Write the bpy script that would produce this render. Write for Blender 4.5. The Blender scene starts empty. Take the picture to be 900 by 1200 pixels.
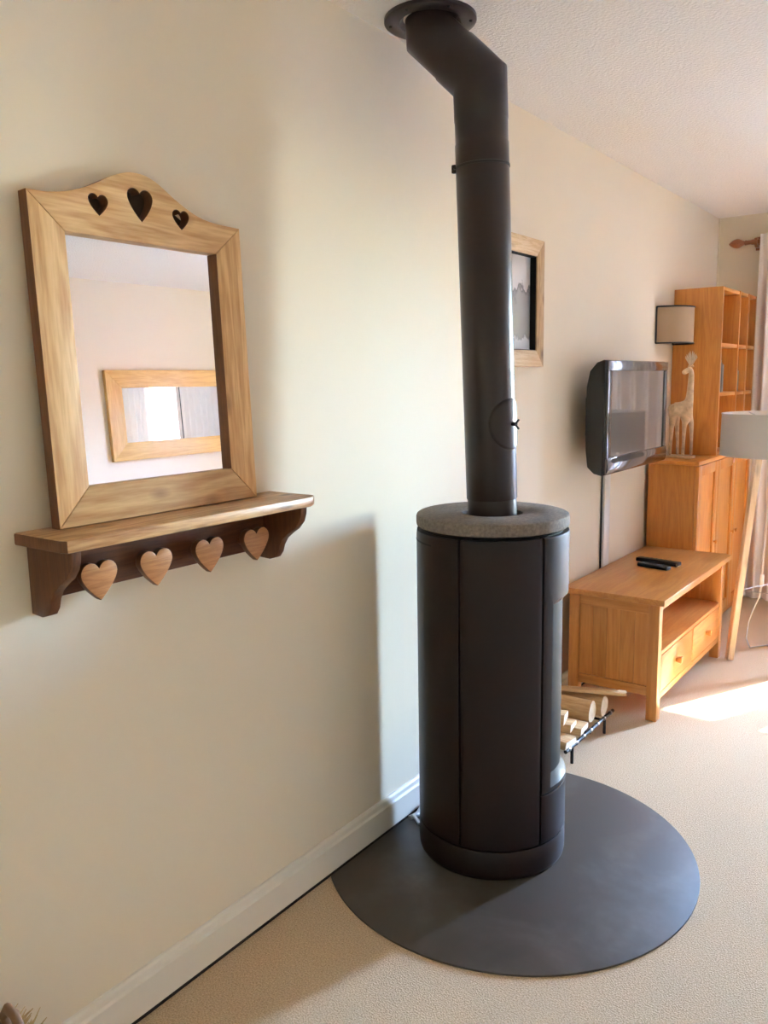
import bpy, bmesh, math, random
from mathutils import Vector, Matrix
random.seed(7)
S = bpy.context.scene
COL = S.collection
PI = math.pi

# ------------------------------------------------------------------ camera
cd = bpy.data.cameras.new('camera')
cam = bpy.data.objects.new('camera', cd); COL.objects.link(cam)
FPX, YAW, PITCH, ROLL, CX, CH = 957.7, 0.6378, 0.1566, -0.01798, 1.463, 1.421
f = Vector((-math.sin(YAW)*math.cos(PITCH), math.cos(YAW)*math.cos(PITCH), -math.sin(PITCH)))
r0 = Vector((math.cos(YAW), math.sin(YAW), 0)); u0 = r0.cross(f)
rr = math.cos(ROLL)*r0 + math.sin(ROLL)*u0
uu = -math.sin(ROLL)*r0 + math.cos(ROLL)*u0
M = Matrix((rr, uu, -f)).transposed().to_4x4(); M.translation = (CX, 0, CH)
cam.matrix_world = M
cd.sensor_fit = 'VERTICAL'; cd.sensor_height = 36.0; cd.lens = FPX/1200*36.0
cd.clip_start = 0.02; cd.clip_end = 300
S.camera = cam

# ------------------------------------------------------------------ light
SKY = 40.0
az, el = math.radians(27), math.radians(39)
w = bpy.data.worlds.new('sky'); S.world = w; w.use_nodes = True
nt = w.node_tree; bg = nt.nodes['Background']
sky = nt.nodes.new('ShaderNodeTexSky'); sky.sky_type = 'NISHITA'; sky.sun_disc = False
sky.sun_elevation = el; sky.sun_rotation = az; sky.altitude = 1500; sky.dust_density = 1.0
tint = nt.nodes.new('ShaderNodeMix'); tint.data_type = 'RGBA'; tint.blend_type = 'MULTIPLY'; tint.inputs[0].default_value = 1
tint.inputs[7].default_value = (.89, 1.05, 1.28, 1)
nt.links.new(sky.outputs[0], tint.inputs[6]); nt.links.new(tint.outputs[2], bg.inputs['Color']); bg.inputs['Strength'].default_value = SKY
sd = bpy.data.lights.new('sun', 'SUN'); sun = bpy.data.objects.new('sun', sd); COL.objects.link(sun)
sd.energy = 140.0; sd.angle = 0.012; sd.color = (1.0, 0.91, 0.76)
sun.rotation_euler = Vector((math.sin(az)*math.cos(el), math.cos(az)*math.cos(el), math.sin(el))).to_track_quat('Z', 'Y').to_euler()
sun.location = (8, 14, 12)
def portal(name, loc, rot, sx, sy):
    d = bpy.data.lights.new(name, 'AREA'); d.shape = 'RECTANGLE'; d.size = sx; d.size_y = sy
    d.cycles.is_portal = True
    o = bpy.data.objects.new(name, d); COL.objects.link(o); o.location = loc; o.rotation_euler = rot
portal('daylight_portal_window', (1.85, 5.72, 1.2), (-PI/2, 0, 0), 1.9, 2.0)
S.view_settings.view_transform = 'Standard'; S.view_settings.look = 'None'
S.view_settings.gamma = 1.0; S.view_settings.use_curve_mapping = False
S.view_settings.exposure = 0.26
try:
    S.cycles.use_denoising = True; S.cycles.max_bounces = 14; S.cycles.diffuse_bounces = 8
    S.cycles.transparent_max_bounces = 12; S.cycles.sample_clamp_indirect = 12.0
except Exception: pass

# ------------------------------------------------------------------ materials
MATS = {}
def newmat(name):
    m = bpy.data.materials.new(name); m.use_nodes = True; MATS[name] = m
    n = m.node_tree.nodes; b = n['Principled BSDF']
    return m, n, m.node_tree.links, b
def col4(c): return (c[0], c[1], c[2], 1)
def plain(name, c, rough=.5, metal=0, spec=.5, bump=None, var=0.0, coat=0, vs=9.0):
    m, n, l, b = newmat(name)
    b.inputs['Base Color'].default_value = col4(c); b.inputs['Roughness'].default_value = rough
    b.inputs['Metallic'].default_value = metal; b.inputs['Specular IOR Level'].default_value = spec
    b.inputs['Coat Weight'].default_value = coat
    if var or bump:
        tc = n.new('ShaderNodeTexCoord')
    if var:
        nz = n.new('ShaderNodeTexNoise'); nz.inputs['Scale'].default_value = vs; nz.inputs['Detail'].default_value = 5
        l.new(tc.outputs['Object'], nz.inputs['Vector'])
        mx = n.new('ShaderNodeMix'); mx.data_type = 'RGBA'
        mx.inputs[6].default_value = col4([x*(1-var) for x in c]); mx.inputs[7].default_value = col4([min(1, x*(1+var)) for x in c])
        l.new(nz.outputs['Fac'], mx.inputs[0]); l.new(mx.outputs[2], b.inputs['Base Color'])
    if bump:
        sc, st, dist = bump
        nb = n.new('ShaderNodeTexNoise'); nb.inputs['Scale'].default_value = sc; nb.inputs['Detail'].default_value = 6
        l.new(tc.outputs['Object'], nb.inputs['Vector'])
        bp = n.new('ShaderNodeBump'); bp.inputs['Strength'].default_value = st; bp.inputs['Distance'].default_value = dist
        l.new(nb.outputs['Fac'], bp.inputs['Height']); l.new(bp.outputs['Normal'], b.inputs['Normal'])
    return m
def wood(name, c1, c2, axis='z', rough=.45, scale=1.0, knots=0.0, knotcol=(.12, .05, .02), spec=.4, streak=(7, 7, .55)):
    m, n, l, b = newmat(name)
    tc = n.new('ShaderNodeTexCoord'); mp = n.new('ShaderNodeMapping')
    sx = [streak[0]*scale]*3; sx['xyz'.index(axis)] = streak[2]*scale
    mp.inputs['Scale'].default_value = sx
    oi = n.new('ShaderNodeObjectInfo'); rm = n.new('ShaderNodeMath'); rm.operation = 'MULTIPLY'; rm.inputs[1].default_value = 7.3
    va = n.new('ShaderNodeVectorMath'); va.operation = 'ADD'
    l.new(oi.outputs['Random'], rm.inputs[0]); l.new(tc.outputs['Object'], va.inputs[0]); l.new(rm.outputs[0], va.inputs[1])
    l.new(va.outputs[0], mp.inputs['Vector'])
    n1 = n.new('ShaderNodeTexNoise'); n1.inputs['Scale'].default_value = 2.2; n1.inputs['Detail'].default_value = 3; n1.inputs['Distortion'].default_value = .9
    n2 = n.new('ShaderNodeTexNoise'); n2.inputs['Scale'].default_value = 26; n2.inputs['Detail'].default_value = 5
    l.new(mp.outputs['Vector'], n1.inputs['Vector']); l.new(mp.outputs['Vector'], n2.inputs['Vector'])
    wv = n.new('ShaderNodeMath'); wv.operation = 'MULTIPLY_ADD'; wv.inputs[1].default_value = 30; wv.inputs[2].default_value = 0
    l.new(n1.outputs['Fac'], wv.inputs[0])
    sn = n.new('ShaderNodeMath'); sn.operation = 'SINE'; l.new(wv.outputs[0], sn.inputs[0])
    mr = n.new('ShaderNodeMapRange'); mr.inputs[1].default_value = -1; mr.inputs[2].default_value = 1; mr.inputs[3].default_value = .25; mr.inputs[4].default_value = .75
    l.new(sn.outputs[0], mr.inputs[0])
    av = n.new('ShaderNodeMath'); av.operation = 'MULTIPLY_ADD'; av.inputs[1].default_value = .55
    l.new(n2.outputs['Fac'], av.inputs[0])
    hf = n.new('ShaderNodeMath'); hf.operation = 'MULTIPLY'; hf.inputs[1].default_value = .45; l.new(mr.outputs[0], hf.inputs[0]); l.new(hf.outputs[0], av.inputs[2])
    mx = n.new('ShaderNodeMix'); mx.data_type = 'RGBA'; mx.inputs[6].default_value = col4(c2); mx.inputs[7].default_value = col4(c1)
    cr = n.new('ShaderNodeMapRange'); cr.inputs[1].default_value = .28; cr.inputs[2].default_value = .68
    l.new(av.outputs[0], cr.inputs[0]); l.new(cr.outputs[0], mx.inputs[0])
    out = mx.outputs[2]
    if knots:
        vo = n.new('ShaderNodeTexVoronoi'); vo.inputs['Scale'].default_value = 1; vo.inputs['Randomness'].default_value = 1
        mk = n.new('ShaderNodeMapping'); ks = [12.0]*3; ks['xyz'.index(axis)] = 6.0; mk.inputs['Scale'].default_value = ks
        l.new(tc.outputs['Object'], mk.inputs['Vector']); l.new(mk.outputs['Vector'], vo.inputs['Vector'])
        kr = n.new('ShaderNodeMapRange'); kr.inputs[1].default_value = .05; kr.inputs[2].default_value = .2; kr.inputs[3].default_value = knots; kr.inputs[4].default_value = 0
        l.new(vo.outputs['Distance'], kr.inputs[0])
        m2 = n.new('ShaderNodeMix'); m2.data_type = 'RGBA'; m2.inputs[7].default_value = col4(knotcol)
        l.new(kr.outputs[0], m2.inputs[0]); l.new(out, m2.inputs[6]); out = m2.outputs[2]
    hv = n.new('ShaderNodeHueSaturation'); vr = n.new('ShaderNodeMapRange'); vr.inputs[3].default_value = .90; vr.inputs[4].default_value = 1.10
    l.new(oi.outputs['Random'], vr.inputs[0]); l.new(vr.outputs[0], hv.inputs['Value']); l.new(out, hv.inputs['Color']); l.new(hv.outputs[0], b.inputs['Base Color'])
    b.inputs['Roughness'].default_value = rough; b.inputs['Specular IOR Level'].default_value = spec
    bp = n.new('ShaderNodeBump'); bp.inputs['Strength'].default_value = .18; bp.inputs['Distance'].default_value = .002
    l.new(n2.outputs['Fac'], bp.inputs['Height']); l.new(bp.outputs['Normal'], b.inputs['Normal'])
    return m
def glassmat(name):
    m, n, l, b = newmat(name); n.remove(b)
    t = n.new('ShaderNodeBsdfTransparent'); g = n.new('ShaderNodeBsdfGlossy'); g.inputs['Roughness'].default_value = .0
    t.inputs['Color'].default_value = (.93, .95, .94, 1)
    lw = n.new('ShaderNodeLayerWeight'); pw = n.new('ShaderNodeMath'); pw.operation = 'POWER'; pw.inputs[1].default_value = 5
    fr = n.new('ShaderNodeMath'); fr.operation = 'MULTIPLY_ADD'; fr.inputs[1].default_value = .9; fr.inputs[2].default_value = .03
    l.new(lw.outputs['Facing'], pw.inputs[0]); l.new(pw.outputs[0], fr.inputs[0])
    mx = n.new('ShaderNodeMixShader'); l.new(fr.outputs[0], mx.inputs[0]); l.new(t.outputs[0], mx.inputs[1]); l.new(g.outputs[0], mx.inputs[2])
    l.new(mx.outputs[0], n['Material Output'].inputs['Surface']); return m
def cloth(name, c, trans=.35, weave=700.0):
    m, n, l, b = newmat(name)
    b.inputs['Base Color'].default_value = col4(c); b.inputs['Roughness'].default_value = .9; b.inputs['Specular IOR Level'].default_value = .1
    tr = n.new('ShaderNodeBsdfTranslucent'); tr.inputs['Color'].default_value = col4(c)
    mx = n.new('ShaderNodeMixShader'); mx.inputs[0].default_value = trans
    l.new(b.outputs[0], mx.inputs[1]); l.new(tr.outputs[0], mx.inputs[2]); l.new(mx.outputs[0], n['Material Output'].inputs['Surface'])
    tc = n.new('ShaderNodeTexCoord'); mp = n.new('ShaderNodeMapping'); mp.inputs['Scale'].default_value = (1, 1, .12)
    nz = n.new('ShaderNodeTexNoise'); nz.inputs['Scale'].default_value = weave; l.new(tc.outputs['Object'], mp.inputs['Vector']); l.new(mp.outputs['Vector'], nz.inputs['Vector'])
    bp = n.new('ShaderNodeBump'); bp.inputs['Strength'].default_value = .15; bp.inputs['Distance'].default_value = .001
    l.new(nz.outputs['Fac'], bp.inputs['Height']); l.new(bp.outputs['Normal'], b.inputs['Normal'])
    return m

WALLC = (.79, .69, .54)
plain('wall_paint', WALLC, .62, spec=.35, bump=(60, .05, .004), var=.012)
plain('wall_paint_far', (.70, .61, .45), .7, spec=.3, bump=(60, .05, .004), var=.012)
plain('ceiling_paint', (.84, .80, .76), .9, spec=.1, bump=(95, .9, .006))
plain('skirting_paint', (.80, .74, .64), .4, spec=.5)
plain('white_paint', (.85, .85, .83), .4)
plain('stove_steel', (.0130, .0048, .0040), .42, spec=.28, bump=(900, .12, .0006))
plain('stove_dark', (.006, .005, .005), .6, spec=.2)
plain('pipe_steel', (.021, .0105, .009), .32, spec=.40, bump=(900, .10, .0006), var=.06)
plain('black_metal', (.010, .009, .009), .5, spec=.35)
plain('steel', (.5, .5, .52), .3, metal=1)
plain('concrete', (.20, .165, .135), .8, spec=.25, bump=(260, .9, .003), var=.6, vs=120)
plain('tv_shell', (.010, .010, .011), .25, spec=.5)
plain('tv_bezel', (.14, .135, .135), .07, metal=.75)
plain('tv_screen', (.06, .058, .06), .20, spec=1.0, coat=1.0)
plain('black_plastic', (.012, .012, .013), .4)
plain('grey_plastic', (.10, .10, .11), .5)
plain('white_plastic', (.8, .79, .77), .45)
plain('brass', (.45, .30, .10), .35, metal=.8)
plain('snow', (.80, .82, .86), .9)
plain('chalet_wall', (.55, .30, .25), .8)
plain('chalet_roof', (.45, .12, .09), .7)
plain('straw', (.52, .36, .15), .8, var=.3)
plain('wicker', (.20, .10, .045), .7, var=.4)
plain('foil', (.6, .6, .62), .35, metal=.9)
plain('bark', (.30, .16, .07), .9, bump=(60, .8, .006), var=.3)
plain('pink_ribbon', (.62, .32, .28), .8)
plain('string', (.7, .66, .6), .8)
plain('book_dark', (.06, .05, .05), .6, var=.5)
plain('book_grey', (.22, .21, .20), .6, var=.6)
plain('book_page', (.6, .56, .48), .8)
plain('shade_trim', (.012, .010, .010), .5)
glassmat('window_glass')
plain('mirror_silver', (.90, .90, .88), .0, metal=1)
cloth('curtain_cloth', (.83, .78, .76), .005)
cloth('lamp_linen', (.70, .66, .62), .12, weave=200)
cloth('sconce_cloth', (.42, .29, .18), .10)
for a in 'xyz':
    wood('pine_frame_'+a, (.68, .44, .205), (.45, .225, .072), a, .5, 1.0, .55, (.20, .09, .03))
    wood('pine_shelf_'+a, (.15, .050, .016), (.085, .026, .009), a, .38, 1.6, .4, (.06, .022, .01))
    wood('shelf_top_'+a, (.62, .38, .18), (.33, .145, .052), a, .42, 1.4, .8, (.10, .035, .015))
    wood('oak_cabinet_'+a, (.58, .225, .036), (.46, .150, .018), a, .32, .8, spec=.6)
    wood('oak_bench_'+a, (.60, .265, .066), (.48, .175, .036), a, .34, .8, spec=.6)
    wood('oak_mirror_'+a, (.66, .40, .13), (.52, .29, .08), a, .4, 1.0)
    wood('pale_wood_'+a, (.74, .58, .41), (.60, .44, .28), a, .55, 1.4, .3, (.3, .16, .08))
    wood('log_wood_'+a, (.66, .44, .22), (.46, .26, .11), a, .8, 1.5)
wood('edge_brown', (.17, .065, .022), (.10, .035, .012), 'z', .5, 1.5)  # darker brown for some side, end and underside faces
wood('heart_wood', (.48, .21, .07), (.34, .13, .04), 'y', .4, 3.0)
wood('art_pine_z', (.58, .40, .21), (.36, .20, .08), 'z', .55, 2.4, .7, (.14, .06, .03))
wood('art_pine_y', (.64, .45, .25), (.50, .31, .14), 'y', .55, 2.4, .5, (.2, .1, .05))
wood('log_end', (.86, .75, .58), (.74, .60, .42), 'x', .8, 1.5)
wood('finial_wood', (.34, .13, .045), (.22, .075, .025), 'x', .35, 3)
plain('deer_wood', (.56, .39, .23), .6, var=.75, vs=26)

# carpet: warm beige pile, fine relief
def carpet():
    m, n, l, b = newmat('carpet')
    tc = n.new('ShaderNodeTexCoord')
    a = n.new('ShaderNodeTexNoise'); a.inputs['Scale'].default_value = 260; a.inputs['Detail'].default_value = 3
    c = n.new('ShaderNodeTexNoise'); c.inputs['Scale'].default_value = 5; c.inputs['Detail'].default_value = 5
    l.new(tc.outputs['Object'], a.inputs['Vector']); l.new(tc.outputs['Object'], c.inputs['Vector'])
    mr = n.new('ShaderNodeMapRange'); mr.inputs[1].default_value = .3; mr.inputs[2].default_value = .7
    l.new(a.outputs['Fac'], mr.inputs[0])
    mx = n.new('ShaderNodeMix'); mx.data_type = 'RGBA'; mx.inputs[6].default_value = (.45, .31, .175, 1); mx.inputs[7].default_value = (.76, .575, .375, 1)
    l.new(mr.outputs[0], mx.inputs[0])
    m2 = n.new('ShaderNodeMix'); m2.data_type = 'RGBA'; m2.blend_type = 'MULTIPLY'; m2.inputs[0].default_value = .25
    l.new(mx.outputs[2], m2.inputs[6]); l.new(c.outputs['Color'], m2.inputs[7])
    hs = n.new('ShaderNodeMix'); hs.data_type = 'RGBA'; hs.inputs[0].default_value = .12
    l.new(mx.outputs[2], b.inputs['Base Color'])
    b.inputs['Roughness'].default_value = 1; b.inputs['Specular IOR Level'].default_value = .05
    b.inputs['Sheen Weight'].default_value = .15
    bp = n.new('ShaderNodeBump'); bp.inputs['Strength'].default_value = .8; bp.inputs['Distance'].default_value = .006
    l.new(a.outputs['Fac'], bp.inputs['Height']); l.new(bp.outputs['Normal'], b.inputs['Normal'])
carpet()
# hearth plate: dark slate-grey painted steel with dusty smudges
def hearthmat():
    m, n, l, b = newmat('hearth_paint')
    tc = n.new('ShaderNodeTexCoord')
    a = n.new('ShaderNodeTexNoise'); a.inputs['Scale'].default_value = 3.2; a.inputs['Detail'].default_value = 6; a.inputs['Distortion'].default_value = .6
    c = n.new('ShaderNodeTexNoise'); c.inputs['Scale'].default_value = 26; c.inputs['Detail'].default_value = 4
    l.new(tc.outputs['Object'], a.inputs['Vector']); l.new(tc.outputs['Object'], c.inputs['Vector'])
    mr = n.new('ShaderNodeMapRange'); mr.inputs[1].default_value = .45; mr.inputs[2].default_value = .8
    l.new(a.outputs['Fac'], mr.inputs[0])
    mu = n.new('ShaderNodeMath'); mu.operation = 'MULTIPLY'; l.new(mr.outputs[0], mu.inputs[0]); l.new(c.outputs['Fac'], mu.inputs[1])
    mx = n.new('ShaderNodeMix'); mx.data_type = 'RGBA'; mx.inputs[6].default_value = (.062, .049, .037, 1); mx.inputs[7].default_value = (.17, .15, .125, 1)
    l.new(mu.outputs[0], mx.inputs[0]); l.new(mx.outputs[2], b.inputs['Base Color'])
    b.inputs['Roughness'].default_value = .46; b.inputs['Specular IOR Level'].default_value = .42
hearthmat()
# framed print: misty mountains above water
def printmat():
    m, n, l, b = newmat('mountain_print')
    tc = n.new('ShaderNodeTexCoord'); sp = n.new('ShaderNodeSeparateXYZ'); l.new(tc.outputs['Generated'], sp.inputs[0])
    nz = n.new('ShaderNodeTexNoise'); nz.inputs['Scale'].default_value = 5; nz.inputs['Detail'].default_value = 6
    l.new(tc.outputs['Generated'], nz.inputs['Vector'])
    ad = n.new('ShaderNodeMath'); ad.operation = 'MULTIPLY_ADD'; ad.inputs[1].default_value = .55
    l.new(nz.outputs['Fac'], ad.inputs[0]); l.new(sp.outputs['Z'], ad.inputs[2])
    rp = n.new('ShaderNodeValToRGB'); e = rp.color_ramp.elements
    e[0].position = .0; e[0].color = (.62, .66, .70, 1); e[1].position = 1; e[1].color = (.72, .68, .68, 1)
    for pos, c in ((.36, (.80, .82, .84)), (.40, (.35, .37, .38)), (.44, (.42, .43, .41)), (.86, (.40, .39, .39)), (.93, (.23, .22, .23)), (.955, (.74, .70, .70))):
        x = e.new(pos); x.color = col4(c)
    l.new(ad.outputs[0], rp.inputs[0]); l.new(rp.outputs[0], b.inputs['Base Color']); b.inputs['Roughness'].default_value = .55; b.inputs['Specular IOR Level'].default_value = .2
printmat()

# ------------------------------------------------------------------ builders
OFF = {}
def setprops(o, label=None, cat=None, group=None, kind=None):
    if label: o['label'] = label
    if cat: o['category'] = cat
    if group: o['group'] = group
    if kind: o['kind'] = kind
    return o
def thing(name, label, cat, loc, group=None):
    o = bpy.data.objects.new(name, None); COL.objects.link(o); o.location = loc; o.empty_display_size = .05
    OFF[o.name] = Vector(loc); return setprops(o, label, cat, group)
class B:
    def __init__(s): s.bm = bmesh.new(); s.mats = []
    def _mi(s, mat):
        if mat not in s.mats: s.mats.append(mat)
        return s.mats.index(mat)
    def merge(s, bm2, mi=0):
        me = bpy.data.meshes.new('tmp'); bm2.to_mesh(me); bm2.free()
        n0 = len(s.bm.faces); s.bm.from_mesh(me); bpy.data.meshes.remove(me)
        s.bm.faces.ensure_lookup_table()
        for k in range(n0, len(s.bm.faces)): s.bm.faces[k].material_index = mi
    def box(s, x0, x1, y0, y1, z0, z1, bev=0.0, seg=2, rot=None, mi=0):
        b = bmesh.new(); bmesh.ops.create_cube(b, size=1)
        c = Vector(((x0+x1)/2, (y0+y1)/2, (z0+z1)/2)); d = (x1-x0, y1-y0, z1-z0)
        for v in b.verts: v.co = Vector((v.co.x*d[0], v.co.y*d[1], v.co.z*d[2]))
        if bev: bmesh.ops.bevel(b, geom=b.edges[:], offset=min(bev, min(map(abs, d))*.45), segments=seg, affect='EDGES', profile=.5)
        R = rot.to_matrix() if hasattr(rot, 'to_matrix') else rot
        for v in b.verts: v.co = (R @ v.co if R else v.co) + c
        s.merge(b, mi); return s
    def prism(s, pts, axis, a0, a1, bev=0.0, mi=0):
        """polygon pts in the two other axes (in xyz order), extruded along axis"""
        b = bmesh.new()
        def P(p, a):
            q = list(p); q.insert('xyz'.index(axis), a); return q
        v0 = [b.verts.new(P(p, a0)) for p in pts]; v1 = [b.verts.new(P(p, a1)) for p in pts]
        b.faces.new(v0); b.faces.new(v1[::-1]); n = len(pts)
        for i in range(n): b.faces.new((v0[i], v1[i], v1[(i+1) % n], v0[(i+1) % n]))
        bmesh.ops.recalc_face_normals(b, faces=b.faces[:])
        if bev:
            es = [e for e in b.edges if len(e.link_faces) == 2 and e.calc_face_angle(0) > .6]
            bmesh.ops.bevel(b, geom=es, offset=bev, segments=2, affect='EDGES', profile=.5)
        s.merge(b, mi); return s
    def tube(s, path, rad, n=16, caps=True, mi=0):
        """mitred sweep of a circle along points; rad a number or a list"""
        path = [Vector(p) for p in path]; k = len(path)
        rad = rad if isinstance(rad, (list, tuple)) else [rad]*k
        b = bmesh.new(); rings = []
        d0 = (path[1]-path[0]).normalized()
        ref = Vector((0, 0, 1)) if abs(d0.z) < .9 else Vector((1, 0, 0))
        a = d0.cross(ref).normalized(); c = d0.cross(a)
        prev = d0
        for i in range(k):
            din = (path[i]-path[i-1]).normalized() if i else (path[1]-path[0]).normalized()
            dout = (path[i+1]-path[i]).normalized() if i < k-1 else din
            q = prev.rotation_difference(din); a = q @ a; c = q @ c; prev = din
            nrm = (din+dout).normalized()
            ring = []
            for j in range(n):
                t = 2*PI*j/n; o = (a*math.cos(t)+c*math.sin(t))*rad[i]
                den = din.dot(nrm)
                o = o - din*(o.dot(nrm)/den)
                ring.append(b.verts.new(path[i]+o))
            rings.append(ring)
        for i in range(k-1):
            for j in range(n): b.faces.new((rings[i][j], rings[i][(j+1) % n], rings[i+1][(j+1) % n], rings[i+1][j]))
        if caps: b.faces.new(rings[0][::-1]); b.faces.new(rings[-1])
        bmesh.ops.recalc_face_normals(b, faces=b.faces[:])
        s.merge(b, mi); return s
    def lathe(s, prof, c=(0, 0, 0), axis='z', n=48, closed=False, arc=None, mi=0):
        """prof: list of (radius, height)"""
        b = bmesh.new(); rings = []
        m = n if arc is None else n+1
        for j in range(m):
            t = 2*PI*j/n if arc is None else arc[0]+(arc[1]-arc[0])*j/n
            ring = []
            for (R, h) in prof:
                p = (R*math.cos(t), R*math.sin(t), h)
                if axis == 'x': p = (p[2], p[0], p[1])
                if axis == 'y': p = (p[1], p[2], p[0])
                ring.append(b.verts.new(Vector(p)+Vector(c)))
            rings.append(ring)
        q = len(prof)
        for j in range(n):
            A, Bq = rings[j], rings[(j+1) % m]
            for i in range(q if closed else q-1):
                i2 = (i+1) % q
                b.faces.new((A[i], Bq[i], Bq[i2], A[i2]))
        if arc is not None and closed:
            b.faces.new(rings[0]); b.faces.new(rings[-1][::-1])
        bmesh.ops.remove_doubles(b, verts=b.verts[:], dist=1e-6)
        bmesh.ops.recalc_face_normals(b, faces=b.faces[:])
        s.merge(b, mi); return s
    def grid(s, fn, nu, nv, wrapu=False, mi=0):
        b = bmesh.new()
        V = [[b.verts.new(fn(i, j)) for j in range(nv)] for i in range(nu)]
        for i in range(nu if wrapu else nu-1):
            for j in range(nv-1): b.faces.new((V[i][j], V[(i+1) % nu][j], V[(i+1) % nu][j+1], V[i][j+1]))
        s.merge(b, mi); return s
    def build(s, name, mat, parent=None, smooth=True, angle=40, local=False, label=None):
        me = bpy.data.meshes.new(name)
        off = Vector((0, 0, 0))
        if parent is not None: off = OFF.get(parent.name, Vector((0, 0, 0)))
        if not local:
            for v in s.bm.verts: v.co -= off
        bmesh.ops.recalc_face_normals(s.bm, faces=s.bm.faces[:]) if False else None
        s.bm.to_mesh(me); s.bm.free()
        for mm in ([mat] if isinstance(mat, str) else mat): me.materials.append(MATS[mm])
        if smooth:
            me.shade_smooth(); me.set_sharp_from_angle(angle=math.radians(angle))
        o = bpy.data.objects.new(name, me); COL.objects.link(o)
        if parent is not None: o.parent = parent; OFF[o.name] = off
        else: OFF[o.name] = Vector((0, 0, 0))
        if label: o['label'] = label
        return o
def heart(w, h, n=40):
    """two round lobes drawn together into a point, counter-clockwise from the notch"""
    r = w*.262; cx = w/2-r; cy = h/2-r
    a0 = math.acos(min(1, cx/r)); half = []
    k = n//2
    for i in range(k//2+1):                      # right lobe, from the notch over the top to the side
        t = (PI-a0)*(1-i/(k//2))+math.radians(-22)*(i/(k//2))
        half.append((cx+r*math.cos(t), cy+r*math.sin(t)))
    x1, y1 = half[-1]; tip = (0, -h/2); c = (x1*.80, y1-(y1+h/2)*.45)
    for i in range(1, k//2):
        t = i/(k//2); half.append(tuple((1-t)**2*p+2*t*(1-t)*q+t*t*u for p, q, u in zip((x1, y1), c, tip)))
    pts = half+[tip]+[(-x, y) for x, y in half[::-1][:-1]]
    return pts[::-1]
def curve_mesh(outlines, thick, bevel=0.0):
    """closed 2D outlines (first the outer, the others holes) -> bmesh, extruded along local Z"""
    cu = bpy.data.curves.new('outline', 'CURVE'); cu.dimensions = '2D'; cu.fill_mode = 'BOTH'
    cu.extrude = thick/2-bevel; cu.bevel_depth = bevel; cu.bevel_resolution = 1; cu.offset = -bevel
    for pts in outlines:
        sp = cu.splines.new('POLY'); sp.points.add(len(pts)-1); sp.use_cyclic_u = True
        for p, q in zip(sp.points, pts): p.co = (q[0], q[1], 0, 1)
    o = bpy.data.objects.new('outline', cu); COL.objects.link(o)
    dg = bpy.context.evaluated_depsgraph_get()
    me = bpy.data.meshes.new_from_object(o.evaluated_get(dg))
    bm = bmesh.new(); bm.from_mesh(me)
    bpy.data.objects.remove(o); bpy.data.curves.remove(cu); bpy.data.meshes.remove(me)
    bmesh.ops.remove_doubles(bm, verts=bm.verts[:], dist=1e-6)
    return bm
def struct(o): o['kind'] = 'structure'; return o

# ================================================================== the room
W, YB, YF, HC = 3.55, -1.75, 5.554, 2.40
wx0, wx1, wz0, wz1 = .95, 2.75, .22, 2.16
fl = struct(B().box(-.2, W+.2, YB-.2, YF+.25, -.1, 0).build('floor', 'carpet', smooth=False))
struct(B().box(-.2, W+.2, YB-.2, YF+.25, HC, HC+.12).build('ceiling', 'ceiling_paint', smooth=False))
struct(B().box(-.2, 0, YB-.2, YF+.25, 0, HC).build('wall_left', 'wall_paint', smooth=False))
struct(B().box(W, W+.2, YB-.2, YF+.25, 0, HC).build('wall_right', 'wall_paint', smooth=False))
b = B()
b.box(0, wx0, YF, YF+.25, 0, HC); b.box(wx1, W, YF, YF+.25, 0, HC)
b.box(wx0, wx1, YF, YF+.25, 0, wz0); b.box(wx0, wx1, YF, YF+.25, wz1, HC)
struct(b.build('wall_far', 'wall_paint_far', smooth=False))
struct(B().box(0, W, YB-.2, YB, 0, HC).build('wall_back', 'wall_paint', smooth=False))
# skirting with a moulded top edge
sk = [(0.0, 0.011), (.018, .011), (.018, .088), (.013, .094), (.011, .106), (.006, .112), (0, .112)]
struct(B().prism(sk, 'y', YB, YF).build('baseboard_left', 'skirting_paint', angle=25))
struct(B().prism([(W-x, z) for x, z in sk], 'y', YB, YF).build('baseboard_right', 'skirting_paint', angle=25))
struct(B().prism([(YF-x, z) for x, z in sk], 'x', .02, W-.02).build('baseboard_far', 'skirting_paint', angle=25))
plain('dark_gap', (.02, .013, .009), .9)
struct(B().box(0, .0165, YB, YF, 0, .0109).build('gap_shade', 'dark_gap', smooth=False))
# corner filler bead and dark strip painting the shade in the gap under the skirting
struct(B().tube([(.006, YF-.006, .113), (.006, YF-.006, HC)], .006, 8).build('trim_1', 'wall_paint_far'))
# far window: two casements meeting in a wide mullion
def casement(parent, x0, x1, z0, z1, y, st=.085, d=.06):
    b = B()
    b.box(x0, x0+st, y, y+d, z0, z1, .006); b.box(x1-st, x1, y, y+d, z0, z1, .006)
    b.box(x0+st, x1-st, y, y+d, z0, z0+st, .006); b.box(x0+st, x1-st, y, y+d, z1-st, z1, .006)
    c = b.build('casement', 'white_paint', parent)
    B().box(x0+st-.005, x1-st+.005, y+d*.45, y+d*.55, z0+st-.005, z1-st+.005).build('pane', 'window_glass', c, smooth=False)
    return c
b = B(); yw = 5.60
b.box(wx0, wx0+.04, yw, yw+.08, wz0, wz1); b.box(wx1-.04, wx1, yw, yw+.08, wz0, wz1)
b.box(wx0+.04, wx1-.04, yw, yw+.08, wz0, wz0+.04); b.box(wx0+.04, wx1-.04, yw, yw+.08, wz1-.04, wz1)
win = struct(b.build('window_1', 'white_paint'))
casement(win, wx0+.04, 1.85, wz0+.04, wz1-.04, yw+.01)
casement(win, 1.85, wx1-.04, wz0+.04, wz1-.04, yw+.01)
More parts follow.
